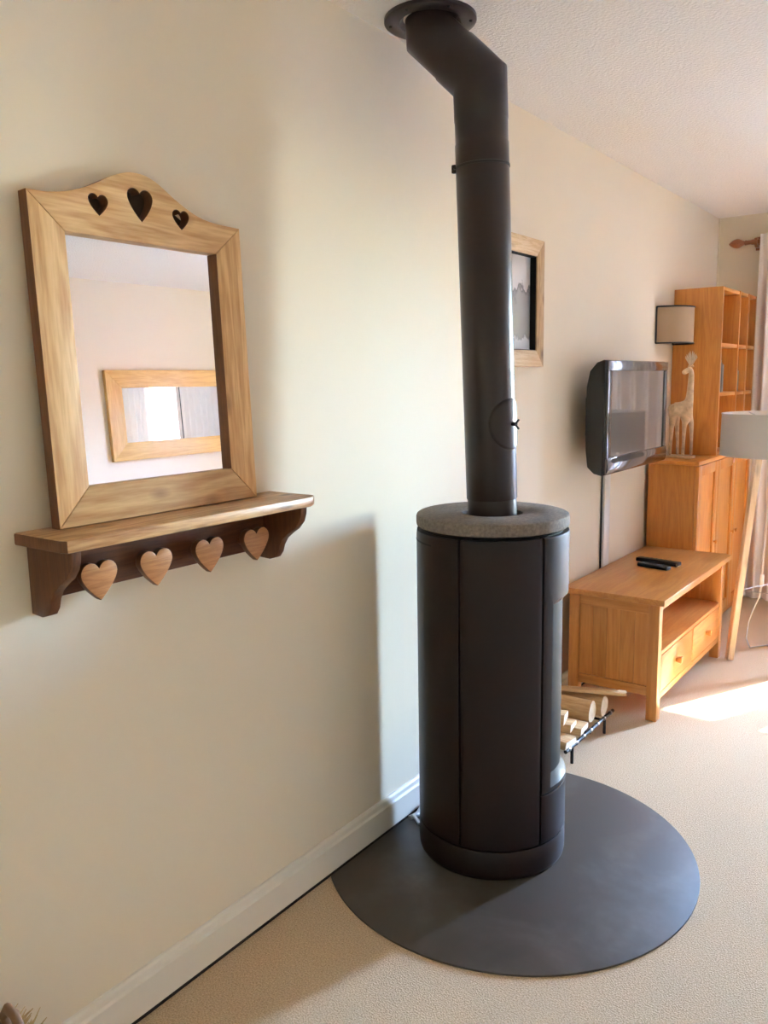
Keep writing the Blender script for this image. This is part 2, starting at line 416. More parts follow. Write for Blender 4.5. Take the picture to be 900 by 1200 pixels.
B().box(wx0-.02, wx1+.02, YF-.03, yw+.01, wz0-.03, wz0, .006).build('window_sill', 'white_paint', win)
# outside: snowy ground and a red-roofed chalet seen through the curtain gap (by way of the mirrors)
struct(B().box(-60, 60, YB-60, YF+60, -.6, -.5).build('ground_outside', 'snow', smooth=False))
plain('backing_board', (.055, .030, .016), .8)
plain('screen_brown', (.06, .035, .02), .8, var=.3)
struct(B().box(2.95, 3.0, 5.82, 8.1, -.5, 2.5).build('shade_screen', 'screen_brown', smooth=False))  # unseen screen, added to block oblique daylight from the left wall
ch = thing('chalet', 'red roofed chalet outside the far window, seen through the two mirrors', 'building', (-9, 13, -.5))
B().box(-15, -4.6, 9.5, 17, -.5, 1.75).build('wall', 'chalet_wall', ch, smooth=False)
B().prism([(-15.6, 1.7), (-10, 4.2), (-4.0, 1.45), (-4.0, 1.62), (-10, 4.4), (-15.6, 1.9)], 'y', 9.0, 17.5).build('roof', 'chalet_roof', ch, smooth=False)
for k in range(4):
    wn = B().box(-13.9+k*2.3, -12.8+k*2.3, 9.45, 9.52, .0, 1.2, .01).build('window', 'white_paint', ch)
    B().box(-13.8+k*2.3, -12.9+k*2.3, 9.43, 9.46, .1, 1.1).build('pane', 'black_metal', wn, smooth=False)

# ================================================================== stove, flue, hearth
SX, SY = .31, 2.088; SR = .2225
A0 = math.radians(-61)
st = thing('wood_stove', 'dark brown cylindrical wood-burning stove standing on the round hearth plate', 'stove', (SX, SY, .006))
zt = 1.003
B().lathe([(0, .012), (.206, .012), (.206, zt-.004), (0, zt-.004)], (SX, SY, 0), n=64).build('core', 'stove_dark', st)
B().lathe([(0, .0065), (SR-.006, .0065), (SR-.002, .010), (SR, .02), (SR, .091), (SR-.002, .094), (.19, .094)], (SX, SY, 0), n=96).build('plinth', 'stove_steel', st)
def shell(name, a0, a1, z0, z1, dep=None, slit=None):
    """outer steel panel between two angles (deg from the viewer axis), with rounded-in edges"""
    na = max(6, int((a1-a0)/2)); zs = [z0, z0+.002]
    n = 60; zs = [z0+(z1-z0)*k/n for k in range(n+1)]
    th = [a0+(a1-a0)*k/na for k in range(na+1)]
    b = B()
    def fn(i, j):
        t = A0+math.radians(th[i]); z = zs[j]; R = SR
        if dep: R -= dep(th[i], z)
        if i in (0, na): R -= .0015
        if j in (0, n): R -= .0015
        return (SX+R*math.cos(t), SY+R*math.sin(t), z)
    b.grid(fn, na+1, n+1)
    # returns (edges turned inwards)
    for ii in (0, na):
        b.grid(lambda i, j: Vector(fn(ii, j)) if i == 0 else Vector((SX+.204*math.cos(A0+math.radians(th[ii])), SY+.204*math.sin(A0+math.radians(th[ii])), zs[j])), 2, n+1)
    for jj in (0, n):
        b.grid(lambda i, j: Vector(fn(i, jj)) if j == 0 else Vector((SX+.204*math.cos(A0+math.radians(th[i])), SY+.204*math.sin(A0+math.radians(th[i])), zs[jj])), na+1, 2)
    bmesh.ops.remove_doubles(b.bm, verts=b.bm.verts[:], dist=1e-5)
    bmesh.ops.recalc_face_normals(b.bm, faces=b.bm.faces[:])
    return b.build(name, 'stove_steel', st, angle=35)
g = .9
shell('side_panel', -24+g, 39-g, .099, .996)
lp = shell('side_panel', -86+g, -24-g, .099, .996)
shell('side_panel', -150+g, -86-g, .099, .996)
shell('side_panel', 151+g, 210-g, .099, .996)
# top slot in the left panel
B().lathe([(SR-.004, .966), (SR+.0006, .966), (SR+.0006, .971), (SR-.004, .971)], (SX, SY, 0), n=16, closed=True, arc=(A0+math.radians(-84), A0+math.radians(-50))).build('air_slot', 'stove_dark', lp)
# door: full-height front with a recessed glazed opening
RG = SR*.16
T0, T1 = 49, 141
def dep(t, z):
    if t < T0 or t > T1: return 0
    if z > .815: d = 0
    elif z > .775: d = RG*(.815-z)/.04
    elif z > .345: d = RG
    elif z > .262: d = RG*((z-.262)/.083)**.8
    else: d = 0
    return d
def door():
    b = B(); z0, z1 = .250, .996
    zs = sorted(set([z0, z0+.002, .262, .27, .285, .30, .315, .33, .345, .775, .785, .795, .805, .815, z1-.002, z1] + [.4+.05*k for k in range(8)] + [.83+.03*k for k in range(6)]))
    th = [39+g] + [39+g+(T0-.01-39-g)*k/5 for k in range(1, 6)] + [T0+.01+(T1-T0-.02)*k/46 for k in range(47)] + [T1+.01+(151-g-T1-.01)*k/5 for k in range(6)]
    def fn(i, j):
        t = A0+math.radians(th[i]); R = SR-dep(th[i], zs[j])
        if i in (0, len(th)-1) or j in (0, len(zs)-1): R -= .0015
        return (SX+R*math.cos(t), SY+R*math.sin(t), zs[j])
    b.grid(fn, len(th), len(zs))
    for jj in (0, len(zs)-1):
        b.grid(lambda i, j: Vector(fn(i, jj)) if j == 0 else Vector((SX+.2*math.cos(A0+math.radians(th[i])), SY+.2*math.sin(A0+math.radians(th[i])), zs[jj])), len(th), 2)
    bmesh.ops.remove_doubles(b.bm, verts=b.bm.verts[:], dist=1e-6)
    return b.build('door', 'stove_steel', st, angle=28)
dr = door()
plain('stove_glass', (.02, .02, .021), .22, spec=.9)
B().lathe([(SR-RG-.002, .36), (SR-RG+.0035, .36), (SR-RG+.0035, .765), (SR-RG-.002, .765)], (SX, SY, 0), n=48, closed=True, arc=(A0+math.radians(T0+3), A0+math.radians(T1-3))).build('door_glass', 'stove_glass', dr)
shell('lower_door', 39+g, 151-g, .099, .245)
hb = A0+math.radians(146)
B().tube([(SX+(SR+.018)*math.cos(hb), SY+(SR+.018)*math.sin(hb), z) for z in (.52, .74)], .008, 12).build('handle', 'steel', dr)
# stone lid: a ring around the flue
B().lathe([(.088, 1.006), (SR-.006, 1.006), (SR-.001, 1.010), (SR, 1.016), (SR, 1.034), (SR-.002, 1.040), (SR-.007, 1.043), (.092, 1.043), (.088, 1.040)], (SX, SY, 0), n=96, closed=True).build('lid', 'concrete', st, label='rough grey stone lid ring')

fp = thing('flue_pipe', 'dark grey steel flue pipe rising from the stove to the ceiling with a bend', 'flue pipe', (SX, SY, 1.0))
P0, P1, P2, P3 = Vector((.312, 2.088, 1.0015)), Vector((.281, 2.066, 2.222)), Vector((.152, 2.028, 2.355)), Vector((.150, 2.027, 2.398))
PR = .0735
def along(z): return P0.lerp(P1, (z-P0.z)/(P1.z-P0.z))
B().tube([P0, along(1.085)], PR*.965, 64).build('collar', 'pipe_steel', fp)
lpipe = B().tube([along(1.083), along(1.086), along(1.995), along(1.998)], [PR*.985, PR, PR, PR*.985], 64).build('lower_pipe', 'pipe_steel', fp)
# narrow clamp ring with bolt
B().tube([along(1.996), along(1.997), along(2.003), along(2.004)], [PR*.99, PR+.0015, PR+.0015, PR*.99], 64).build('clamp_ring', 'black_metal', fp)
rl = Vector((-.804, -.595, 0))
cb = along(2.0)+rl*(PR+.004)
B().box(cb.x-.006, cb.x+.006, cb.y-.006, cb.y+.006, cb.z-.014, cb.z+.008, .002).tube([cb+Vector((-.010, .012, -.004)), cb+Vector((.010, -.012, -.004))], .003, 8).build('clamp_bolt', 'black_metal', fp)
e1 = P1.lerp(P2, .52)
B().tube([along(2.004), along(2.06), along(2.062), along(2.12), along(2.122), P1, e1], [PR, PR, PR*.982, PR*.982, PR, PR, PR], 64).build('elbow', 'pipe_steel', fp)
B().tube([e1, e1.lerp(P2, .03), P2, P3], [PR*.955, PR*.965, PR*.965, PR*.965], 64).build('upper_pipe', 'pipe_steel', fp)
ros = B().lathe([(.074, 2.3985), (.085, 2.388), (.122, 2.388), (.126, 2.391), (.126, 2.3995)], (.148, 2.027, 0), n=72).build('ceiling_rosette', 'pipe_steel', fp)
for k in range(6):
    t = 2*PI*k/6+.5
    B().lathe([(0, 2.3835), (.004, 2.3845), (.005, 2.389)], (.148+.110*math.cos(t), 2.027+.110*math.sin(t), 0), n=10).build('screw', 'black_metal', ros)
# round inspection hatch wrapped on the pipe, with a wing nut
hz, hr, ha = 1.300, .073, A0+math.radians(54)
def hatch(i, j):
    rad = hr*i/16; t = 2*PI*j/48; s_, z = rad*math.cos(t), rad*math.sin(t)
    R = PR+(.0045 if i < 16 else .0005); c = along(hz+z); a = ha+s_/PR
    return (c.x+R*math.cos(a), c.y+R*math.sin(a), hz+z)
b = B(); b.grid(hatch, 17, 49); bmesh.ops.remove_doubles(b.bm, verts=b.bm.verts[:], dist=1e-6)
hat = b.build('inspection_hatch', 'pipe_steel', lpipe, angle=50)
hc = along(hz); hd = Vector((math.cos(ha), math.sin(ha), 0)); hs = Vector((-hd.y, hd.x, 0)); hp = hc+hd*(PR+.004)
B().tube([hp, hp+hd*.014], .006, 10).tube([hp+hd*.010, hp+hd*.022+Vector((0, 0, .013))], .0032, 8).tube([hp+hd*.010, hp+hd*.022+Vector((0, 0, -.013))], .0032, 8).build('wing_nut', 'black_metal', lpipe)

# hearth plate: a disc cut straight along the skirting
HX, HY, HR = .372, 2.08, .552
x0 = .021; dy = math.sqrt(HR**2-(HX-x0)**2); ta = math.atan2(dy, x0-HX)
pts = [(HX+HR*math.cos(t), HY+HR*math.sin(t)) for t in [-ta+2*ta*k/120 for k in range(121)]]
hp_ = B().prism(pts, 'z', .0, .006, .001).build('hearth_plate', 'hearth_paint', angle=30)
setprops(hp_, 'round dark slate-grey steel hearth plate on the carpet under the stove', 'hearth plate')
cab = B().tube([(.034, 2.04, .012), (.045, 2.07, .014), (.030, 2.12, .016), (.034, 2.2, .013), (.03, 2.32, .012)], .008, 10)
cab.tube([(.040, 2.052, .018), (.070, 2.035, .014), (.080, 2.028, .011)], .006, 8)
setprops(cab.build('cable', 'foil'), 'short crumpled silver cable end on the hearth plate beside the skirting', 'cable')

# ================================================================== leaning mirror and heart coat shelf
SZ = 1.155
MW, MH = .523, .622
tilt = math.radians(2)
mr_ = thing('wall_mirror', 'pine framed mirror with heart cut-outs standing on the heart peg shelf', 'mirror', (.030, .862, SZ+.001))
mr_.rotation_euler = (0, -tilt, 0)
# local frame: x out of the wall, y along the wall, z up; back of frame at x=0, front at x=.028
gl, gr, gb, gt = .072, .446, .075, .556
def curveplate(outlines, thick, x0, name, mat, parent, bev=.002, edge=None):
    bm = curve_mesh(outlines, thick, bev)
    b = B()
    for v in bm.verts: v.co = Vector((x0+thick/2+v.co.z, v.co.x, v.co.y))
    b.merge(bm); bmesh.ops.recalc_face_normals(b.bm, faces=b.bm.faces[:])
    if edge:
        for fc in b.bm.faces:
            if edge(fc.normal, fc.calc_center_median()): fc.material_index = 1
        mat = [mat, 'edge_brown']
    return b.build(name, mat, parent, angle=30, local=True)
T = .028
e = .0006
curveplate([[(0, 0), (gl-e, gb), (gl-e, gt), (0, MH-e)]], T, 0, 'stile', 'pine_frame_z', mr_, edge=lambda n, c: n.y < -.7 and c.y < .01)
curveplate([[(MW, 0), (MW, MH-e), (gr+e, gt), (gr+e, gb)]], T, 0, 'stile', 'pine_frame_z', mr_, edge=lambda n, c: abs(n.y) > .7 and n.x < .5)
curveplate([[(e, 0), (MW-e, 0), (gr, gb-e), (gl, gb-e)]], T, 0, 'bottom_rail', 'pine_frame_y', mr_)
crest = [(0.0, .622), (.04, .623), (.075, .629), (.11, .640), (.15, .658), (.185, .676), (.215, .688), (.24, .6925), (.265, .692), (.29, .685), (.315, .672), (.34, .657), (.38, .638), (.416, .627), (.46, .622), (MW, .621)]
sm = []
for k in range(len(crest)-1):
    p0 = crest[max(0, k-1)]; p1 = crest[k]; p2 = crest[k+1]; p3 = crest[min(len(crest)-1, k+2)]
    for q in range(3):
        t = q/3
        sm.append(tuple(.5*((2*p1[i])+(-p0[i]+p2[i])*t+(2*p0[i]-5*p1[i]+4*p2[i]-p3[i])*t*t+(-p0[i]+3*p1[i]-3*p2[i]+p3[i])*t**3) for i in (0, 1)))
sm.append(crest[-1])
outer = [(gl, gt+e), (gr, gt+e)] + sm[::-1]
holes = []
for cy, cz, ww, hh in ((.150, .616, .044, .040), (.250, .630, .062, .064), (.353, .616, .044, .040)):
    holes.append([(cy+x, cz+z) for x, z in heart(ww, hh)])
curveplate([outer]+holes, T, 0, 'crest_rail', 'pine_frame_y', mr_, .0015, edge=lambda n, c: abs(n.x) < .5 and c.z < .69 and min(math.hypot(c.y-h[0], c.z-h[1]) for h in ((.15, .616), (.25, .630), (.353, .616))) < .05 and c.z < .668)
curveplate([[(.012, .012), (MW-.012, .012), (MW-.012, MH-.012), (.40, MH-.012), (.29, .672), (.21, .672), (.10, MH-.012), (.012, MH-.012)]], .004, -.0045, 'backing', 'backing_board', mr_, .0005)
B().box(.008, .012, gl-.006, gr+.006, gb-.006, gt+.006).build('mirror_glass', 'mirror_silver', mr_, smooth=False, local=True)

sh = thing('heart_peg_shelf', 'brown pine wall shelf with four heart-shaped pegs, under the mirror', 'shelf', (0, 1.14, 1.0))
Y0, Y1 = .800, 1.485
top = [(.001, Y0), (.150, Y0), (.168, Y0+.006), (.170, Y1-.03), (.152, Y1), (.001, Y1)]
b = B().prism(top, 'z', SZ-.024, SZ, .004)
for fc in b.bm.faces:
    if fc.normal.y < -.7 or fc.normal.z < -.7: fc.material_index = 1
b.build('shelf_board', ['shelf_top_y', 'edge_brown'], sh, angle=30)
B().box(.001, .020, Y0+.045, Y1-.045, 1.018, SZ-.0245, .002).build('back_board', 'pine_shelf_y', sh)
prof = [(.001, .992), (.036, .990), (.055, .996), (.066, 1.010), (.072, 1.028), (.084, 1.046), (.102, 1.060), (.124, 1.074), (.140, 1.092), (.147, 1.112), (.149, SZ-.0245), (.001, SZ-.0245)]
for yy in (Y0+.024, Y1-.045):
    B().prism(prof, 'y', yy, yy+.021, .0015).build('bracket', 'pine_shelf_z', sh, angle=30)
for yy in (.929, 1.067, 1.214, 1.361):
    bm = curve_mesh([heart(.083, .078)], .018, .002); b = B()
    for v in bm.verts: v.co = Vector((.066+v.co.z, yy+v.co.x, 1.045+v.co.y))
    b.merge(bm); bmesh.ops.recalc_face_normals(b.bm, faces=b.bm.faces[:])
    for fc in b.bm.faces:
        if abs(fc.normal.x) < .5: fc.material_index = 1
    hk = b.build('heart_peg', ['heart_wood', 'edge_brown'], sh, angle=30)
    B().tube([(.0195, yy, 1.05), (.058, yy, 1.05)], .011, 16).build('dowel', 'pine_shelf_y', hk)

# ================================================================== framed print
pf = thing('picture_frame', 'rustic pine framed mountain print on the wall behind the flue pipe', 'picture', (.0, 2.8, 1.71))
py0, py1, pz0, pz1, pd, pm = 2.60, 2.995, 1.472, 1.946, .034, .062
def mitre(parent, y0, y1, z0, z1, m, d, mats, x0=.001, sgn=1):
    def X(a): return x0+sgn*a
    for nm, poly, mat in (('frame_side', [(y0, z0), (y0+m, z0+m), (y0+m, z1-m), (y0, z1)], mats[0]), ('frame_side', [(y1, z0), (y1, z1), (y1-m, z1-m), (y1-m, z0+m)], mats[0]),
                          ('frame_rail', [(y0, z1), (y0+m, z1-m), (y1-m, z1-m), (y1, z1)], mats[1]), ('frame_rail', [(y0, z0), (y1, z0), (y1-m, z0+m), (y0+m, z0+m)], mats[1])):
        B().prism(poly, 'x', min(X(0), X(d)), max(X(0), X(d)), .0015).build(nm, mat, parent, angle=30)
mitre(pf, py0, py1, pz0, pz1, pm, pd, ('art_pine_z', 'art_pine_y'))
B().box(.002, .006, py0+pm-.004, py1-pm+.004, pz0+pm-.004, pz1-pm+.004).build('print', 'mountain_print', pf, smooth=False)
q0, q1, q2, q3 = py0+pm, py1-pm, pz0+pm, pz1-pm
for bxs in ((q0+.0003, q0+.003, q2, q3), (q1-.003, q1-.0003, q2, q3), (q0+.003, q1-.003, q2+.0003, q2+.003), (q0+.003, q1-.003, q3-.003, q3-.0003)):
    B().box(.0065, .030, *bxs).build('inner_shade', 'stove_dark', pf, smooth=False)  # dark strips painting the shade on the frame's inner sides
# oak mirror on the opposite wall, two panes
om = thing('oak_wall_mirror', 'long oak framed mirror of two panes on the opposite wall, seen reflected', 'mirror', (W, 4.1, 1.15))
mitre(om, 3.455, 4.745, 1.152, 1.788, .125, .03, ('oak_mirror_z', 'oak_mirror_y'), W-.001, -1)
for a, c in ((3.575, 4.097), (4.103, 4.625)):
    B().box(W-.012, W-.006, a, c, 1.272, 1.668).build('mirror_pane', 'mirror_silver', om, smooth=False)
B().box(W-.014, W-.004, 4.097, 4.103, 1.272, 1.668).build('divider', 'black_metal', om, smooth=False)

# ================================================================== television
tv = thing('television', 'black flat screen television with shiny bezel on a wall mount', 'television', (0, 3.72, 1.0))
ty0, ty1, tz0, tz1 = 3.325, 4.105, 1.012, 1.500
bod = [(.085, tz0+.035), (.115, tz0+.008), (.150, tz0), (.163, tz0+.003), (.163, tz1-.003), (.150, tz1), (.120, tz1-.010), (.090, tz1-.045), (.076, tz1-.11), (.072, 1.25), (.076, tz0+.11)]
B().prism(bod, 'y', ty0, ty1, .006).build('shell', 'tv_shell', tv, angle=50)
sy0, sy1, sz0, sz1 = 3.372, 4.064, 1.088, 1.455
b = B(); b.box(.1632, .172, ty0+.002, ty1-.002, sz1, tz1-.003, .003); b.box(.1632, .172, ty0+.002, sy0, sz0, sz1, .003); b.box(.1632, .172, sy1, ty1-.002, sz0, sz1, .003)
b.build('bezel', 'tv_bezel', tv)
ch_ = [(.1632, tz0+.004), (.170, tz0+.006), (.178, tz0+.02), (.179, tz0+.05), (.175, sz0), (.1632, sz0)]
B().prism(ch_, 'y', ty0+.002, ty1-.002, .002).build('chin', 'tv_bezel', tv, angle=50)
B().box(.1632, .167, sy0, sy1, sz0, sz1).build('screen', 'tv_screen', tv, smooth=False)
mt = B().box(.001, .016, 3.50, 3.62, 1.17, 1.34, .003)
mt.build('mount_plate', 'black_metal', tv)
B().box(.017, .070, 3.505, 3.545, 1.20, 1.31, .004).box(.035, .071, 3.546, 3.80, 1.22, 1.29, .004).build('mount_arm', 'black_metal', tv)
B().tube([(.04, 3.515, 1.18), (.04, 3.515, 1.345)], .013, 14).build('mount_pivot', 'grey_plastic', tv)
cp = [(.05, 3.53, 1.20), (.045, 3.49, 1.16), (.045, 3.475, 1.12), (.05, 3.49, 1.095), (.06, 3.53, 1.085), (.085, 3.56, 1.085)]
B().tube(cp, .005, 8).build('cable', 'black_plastic', tv)
tk = thing('cable_trunking', 'white vertical cable trunking on the wall below the television', 'trunking', (0, 3.74, .115))
B().box(.0005, .018, 3.715, 3.785, .115, 1.06, .003).build('cover', 'white_plastic', tk)
B().tube([(.006, 3.706, 1.05), (.006, 3.706, .115)], .0045, 8).build('cable', 'black_plastic', tk)

# ================================================================== TV bench
be = thing('tv_bench', 'oak television bench with open shelf and two drawers', 'bench', (.25, 3.76, 0))
bX0, bX1, bY0, bY1, BT = .045, .438, 3.262, 4.268, .533
O = 'oak_bench_'
B().box(bX0-.02, bX1+.028, bY0-.028, bY1+.028, BT-.026, BT, .003).build('top', O+'y', be)
L = .045
for x in (bX0, bX1-L):
    for y in (bY0, bY1-L):
        B().box(x, x+L, y, y+L, 0.001, BT-.0265, .002).build('leg', O+'z', be)
for y in (bY0, bY1-L):
    s = B(); s.box(bX0+L, bX1-L, y+.006, y+.030, .105, .145, .0015); s.build('side_rail', O+'x', be)
    B().box(bX0+L, bX1-L, y+.006, y+.030, BT-.075, BT-.0265, .0015).build('side_rail', O+'x', be)
    nb_ = 5; ww = (bX1-bX0-2*L)/nb_
    for k in range(nb_):
        B().box(bX0+L+k*ww+.0003, bX0+L+(k+1)*ww-.0003, y+.014, y+.024, .1455, BT-.0755, .0006, 1).build('panel_board', O+'z', be)
B().box(bX0+.006, bX0+.020, bY0+L, bY1-L, .105, BT-.027).build('back_panel', O+'y', be)
B().box(bX0+.021, bX1-.004, bY0+.033, bY1-.033, .277, .295, .0015).build('shelf', O+'y', be)
B().box(bX1-.028, bX1-.004, bY0+L, bY1-L, BT-.060, BT-.0265, .0015).build('front_rail', O+'y', be)
B().box(bX1-.028, bX1-.004, bY0+L, bY1-L, .085, .112, .0015).build('front_rail', O+'y', be)
B().box(bX0+.021, bX1-.03, bY0+.033, bY1-.033, .112, .122).build('bottom', O+'y', be)
ym = (bY0+bY1)/2
B().box(bX1-.03, bX1-.006, ym-.010, ym+.010, .1125, .2765, .001).build('divider', O+'z', be)
for a, c in ((bY0+L+.003, ym-.0125), (ym+.0125, bY1-L-.003)):
    d = B().box(bX1-.024, bX1-.003, a, c, .115, .274, .002).build('drawer', O+'y', be)
    yk = (a+c)/2
    B().prism([(bX1-.003, .190), (bX1-.003, .206), (bX1+.022, .212), (bX1+.024, .200), (bX1+.022, .184)], 'y', yk-.014, yk+.014, .002).build('knob', 'oak_bench_x', d)
# remotes
def remote(lab, x, y, ang, ln, wd, th):
    t = thing('remote_control', lab, 'remote', (x, y, BT+.0005), 'remotes on the bench'); t.rotation_euler = (0, 0, math.radians(ang))
    body = B().box(-wd/2, wd/2, -ln/2, ln/2, 0, th, .005, 3).build('body', 'black_plastic', t, local=True)
    k = B()
    for i in range(3):
        for j in range(7):
            k.box(-wd*.3+i*wd*.3-.003, -wd*.3+i*wd*.3+.003, -ln*.4+j*ln*.11-.003, -ln*.4+j*ln*.11+.003, th-.0005, th+.001)
    kb = k.build('buttons', 'grey_plastic', t, local=True); kb['kind'] = 'stuff'
remote('longer black remote control lying at the back on the oak bench', .220, 3.905, math.degrees(math.atan2(-.035, .235))-90, .215, .046, .018)
remote('shorter black remote control lying nearest on the oak bench', .236, 3.795, math.degrees(math.atan2(-.032, .156))-90, .155, .042, .018)

# ================================================================== cabinet and hutch
cb_ = thing('sideboard_cabinet', 'low oak cabinet with panelled doors beyond the television bench', 'cabinet', (.14, 4.86, 0))
C = 'oak_cabinet_'
cY0, cY1, cX1, CT = 4.312, 5.425, .282, .992
B().box(.02, cX1-.02, cY0+.004, cY0+.024, .0, CT-.0205, .001).build('side_panel', C+'z', cb_)
B().box(.02, cX1-.02, cY1-.024, cY1-.004, .0, CT-.0205, .001).build('side_panel', C+'z', cb_)
B().box(.02, cX1, cY0, cY1, CT-.02, CT, .002).build('top', C+'y', cb_)
B().box(.02, .028, cY0+.0245, cY1-.0245, .06, CT-.021).build('back_panel', C+'z', cb_)
B().box(.03, cX1-.03, cY0+.0245, cY1-.0245, .06, .078).build('bottom', C+'y', cb_)
B().box(cX1-.05, cX1-.035, cY0+.025, cY1-.025, .0, .0595).build('plinth', C+'y', cb_)
edges = [cY0+.004, 4.683, 5.054, cY1-.004]
for k in range(3):
    a, c = edges[k]+.0015, edges[k+1]-.0015
    z0_, z1_ = .068, CT-.023; fw = .055
    d = B()
    d.box(cX1-.0195, cX1, a, a+fw, z0_, z1_, .0015); d.box(cX1-.0195, cX1, c-fw, c, z0_, z1_, .0015)
    d.box(cX1-.0195, cX1, a+fw, c-fw, z0_, z0_+fw, .0015); d.box(cX1-.0195, cX1, a+fw, c-fw, z1_-fw, z1_, .0015)
    d.box(cX1-.0195, cX1-.010, a+fw, c-fw, z0_+fw, z1_-fw)
    d = d.build('door', C+'z', cb_)
    yk = c-.03 if k < 2 else a+.03
    B().tube([(cX1, yk, .522), (cX1+.012, yk, .522)], .005, 10).box(cX1+.011, cX1+.020, yk-.014, yk+.014, .512, .532, .003).build('knob', C+'y', d)
hu = thing('bookcase', 'tall open oak bookcase with square cubbies on top of the cabinet', 'bookcase', (.13, 5.09, CT))
hY = [4.702, 5.072, 5.284, 5.476]; hx = .262; hz0, hz1 = CT+.0005, 1.900
B().box(.004, hx, hY[0], hY[0]+.020, hz0, hz1, .001).build('side_panel', C+'z', hu)
B().box(.004, hx, hY[3]-.018, hY[3], hz0, hz1, .001).build('side_panel', C+'z', hu)
B().box(.016, hx+.002, hY[1]-.010, hY[1]+.010, hz0, hz1+.003, .001).build('divider', C+'z', hu)
B().box(.016, hx, hY[2]-.016, hY[2]-.001, hz0, hz1, .001).build('divider', C+'z', hu)
B().box(.016, hx, hY[2]+.001, hY[2]+.016, hz0, hz1+.002, .001).build('divider', C+'z', hu)
B().box(.004, .014, hY[0]+.0205, hY[3]-.0185, hz0, hz1).build('back_panel', C+'z', hu)
cols = [(hY[0]+.0205, hY[1]-.0105), (hY[1]+.0105, hY[2]-.0165), (hY[2]+.0165, hY[3]-.0185)]
for (a, c) in cols:
    B().box(.0145, hx-.002, a, c, hz1-.018, hz1, .001).build('top', C+'y', hu)
    for z in (1.327, 1.593):
        B().box(.0145, hx-.002, a, c, z-.010, z+.010, .001).build('shelf', C+'y', hu)
    B().box(.0145, hx-.002, a, c, hz0, hz0+.018, .001).build('shelf', C+'y', hu)
def book(lab, x0, x1, y0, y1, z0, z1, mat):
    t = thing('book', lab, 'book', ((x0+x1)/2, (y0+y1)/2, z0), 'books in the bookcase')
    B().box(x0, x1, y0, y0+.003, z0, z1).box(x0, x1, y1-.003, y1, z0, z1).box(x1-.003, x1, y0+.003, y1-.003, z0, z1).build('cover', mat, t, smooth=False)
    B().box(x0+.003, x1-.0035, y0+.0032, y1-.0032, z0+.003, z1-.003).build('pages', 'book_page', t, smooth=False)
zb = 1.3375
y = cols[0][0]+.002
for k, (th, h, mt_, lab) in enumerate(((.026, .175, 'book_grey', 'tall grey book against the side panel in the nearest cubby of the bookcase'), (.022, .160, 'book_dark', 'dark book second from the side panel in the nearest cubby'), (.028, .150, 'book_grey', 'short grey book third from the side panel in the nearest cubby'))):
    book(lab, .10, .257, y, y+th, zb, zb+h, mt_); y += th+.001
y = cols[1][0]+.002
for k, (th, h, mt_, lab) in enumerate(((.030, .130, 'book_dark', 'dark book against the first divider in the middle cubby of the bookcase'), (.024, .118, 'book_grey', 'small grey book second from the divider in the middle cubby'))):
    book(lab, .12, .257, y, y+th, zb, zb+h, mt_); y += th+.001
# little carved bird on the upper shelf
fg = thing('carved_bird', 'tiny carved wooden bird on the upper shelf of the bookcase', 'figurine', (.225, 5.10, 1.6035))
B().lathe([(0, 1.6037), (.014, 1.6037), (.012, 1.608), (.006, 1.616), (.012, 1.624), (.014, 1.634), (.009, 1.646), (0, 1.650)], (.225, 5.105, 0), n=20).build('body', 'pale_wood_z', fg)
B().lathe([(0, 0), (.010, .004), (.011, .012), (.006, .018), (0, .020)], (.228, 5.105, 1.646), n=16).tube([(.236, 5.105, 1.657), (.250, 5.105, 1.655)], [.004, .0008], 8).build('head', 'pale_wood_z', fg)
rb = thing('ribbon_tag', 'pink ribbon with a tag hanging over the cabinet door edge', 'ribbon', (.283, 5.0, .9))
pth = [(.262, 4.90, CT+.004), (.281, 4.93, CT+.005), (.2885, 4.955, CT-.003), (.290, 4.985, CT-.030)]
B().tube([(.272, 4.87, CT+.004)]+pth[1:], .0035, 8).build('ribbon', 'pink_ribbon', rb)
B().box(.2865, .2915, 4.982, 5.006, CT-.062, CT-.028, .002).build('tag', 'pink_ribbon', rb)

# ================================================================== carved deer
de = thing('deer_figure', 'carved whitewashed wooden deer with antlers on top of the cabinet', 'figurine', (.128, 4.5, CT))
B().box(.062, .196, 4.455, 4.545, CT+.0005, CT+.013, .003).build('base', 'deer_wood', de)
def skin(name, verts, edges, mat, parent, root=0, sub=2):
    me = bpy.data.meshes.new(name); off = OFF[parent.name]
    me.from_pydata([Vector(v[:3])-off for v in verts], edges, []); o = bpy.data.objects.new(name, me); COL.objects.link(o)
    o.parent = parent; OFF[o.name] = off
    mod = o.modifiers.new('skin', 'SKIN')
    sv = me.skin_vertices[0].data
    for k, v in enumerate(verts):
        rx = v[3]; ry = v[4] if len(v) > 4 else v[3]; sv[k].radius = (rx, ry); sv[k].use_root = (k == root)
    sb = o.modifiers.new('sub', 'SUBSURF'); sb.levels = sub; sb.render_levels = sub
    dg = bpy.context.evaluated_depsgraph_get(); ev = o.evaluated_get(dg)
    nm = bpy.data.meshes.new_from_object(ev); o.modifiers.clear(); o.data = nm; bpy.data.meshes.remove(me)
    nm.materials.clear(); nm.materials.append(MATS[mat]); nm.shade_smooth(); return o
z = CT+.012
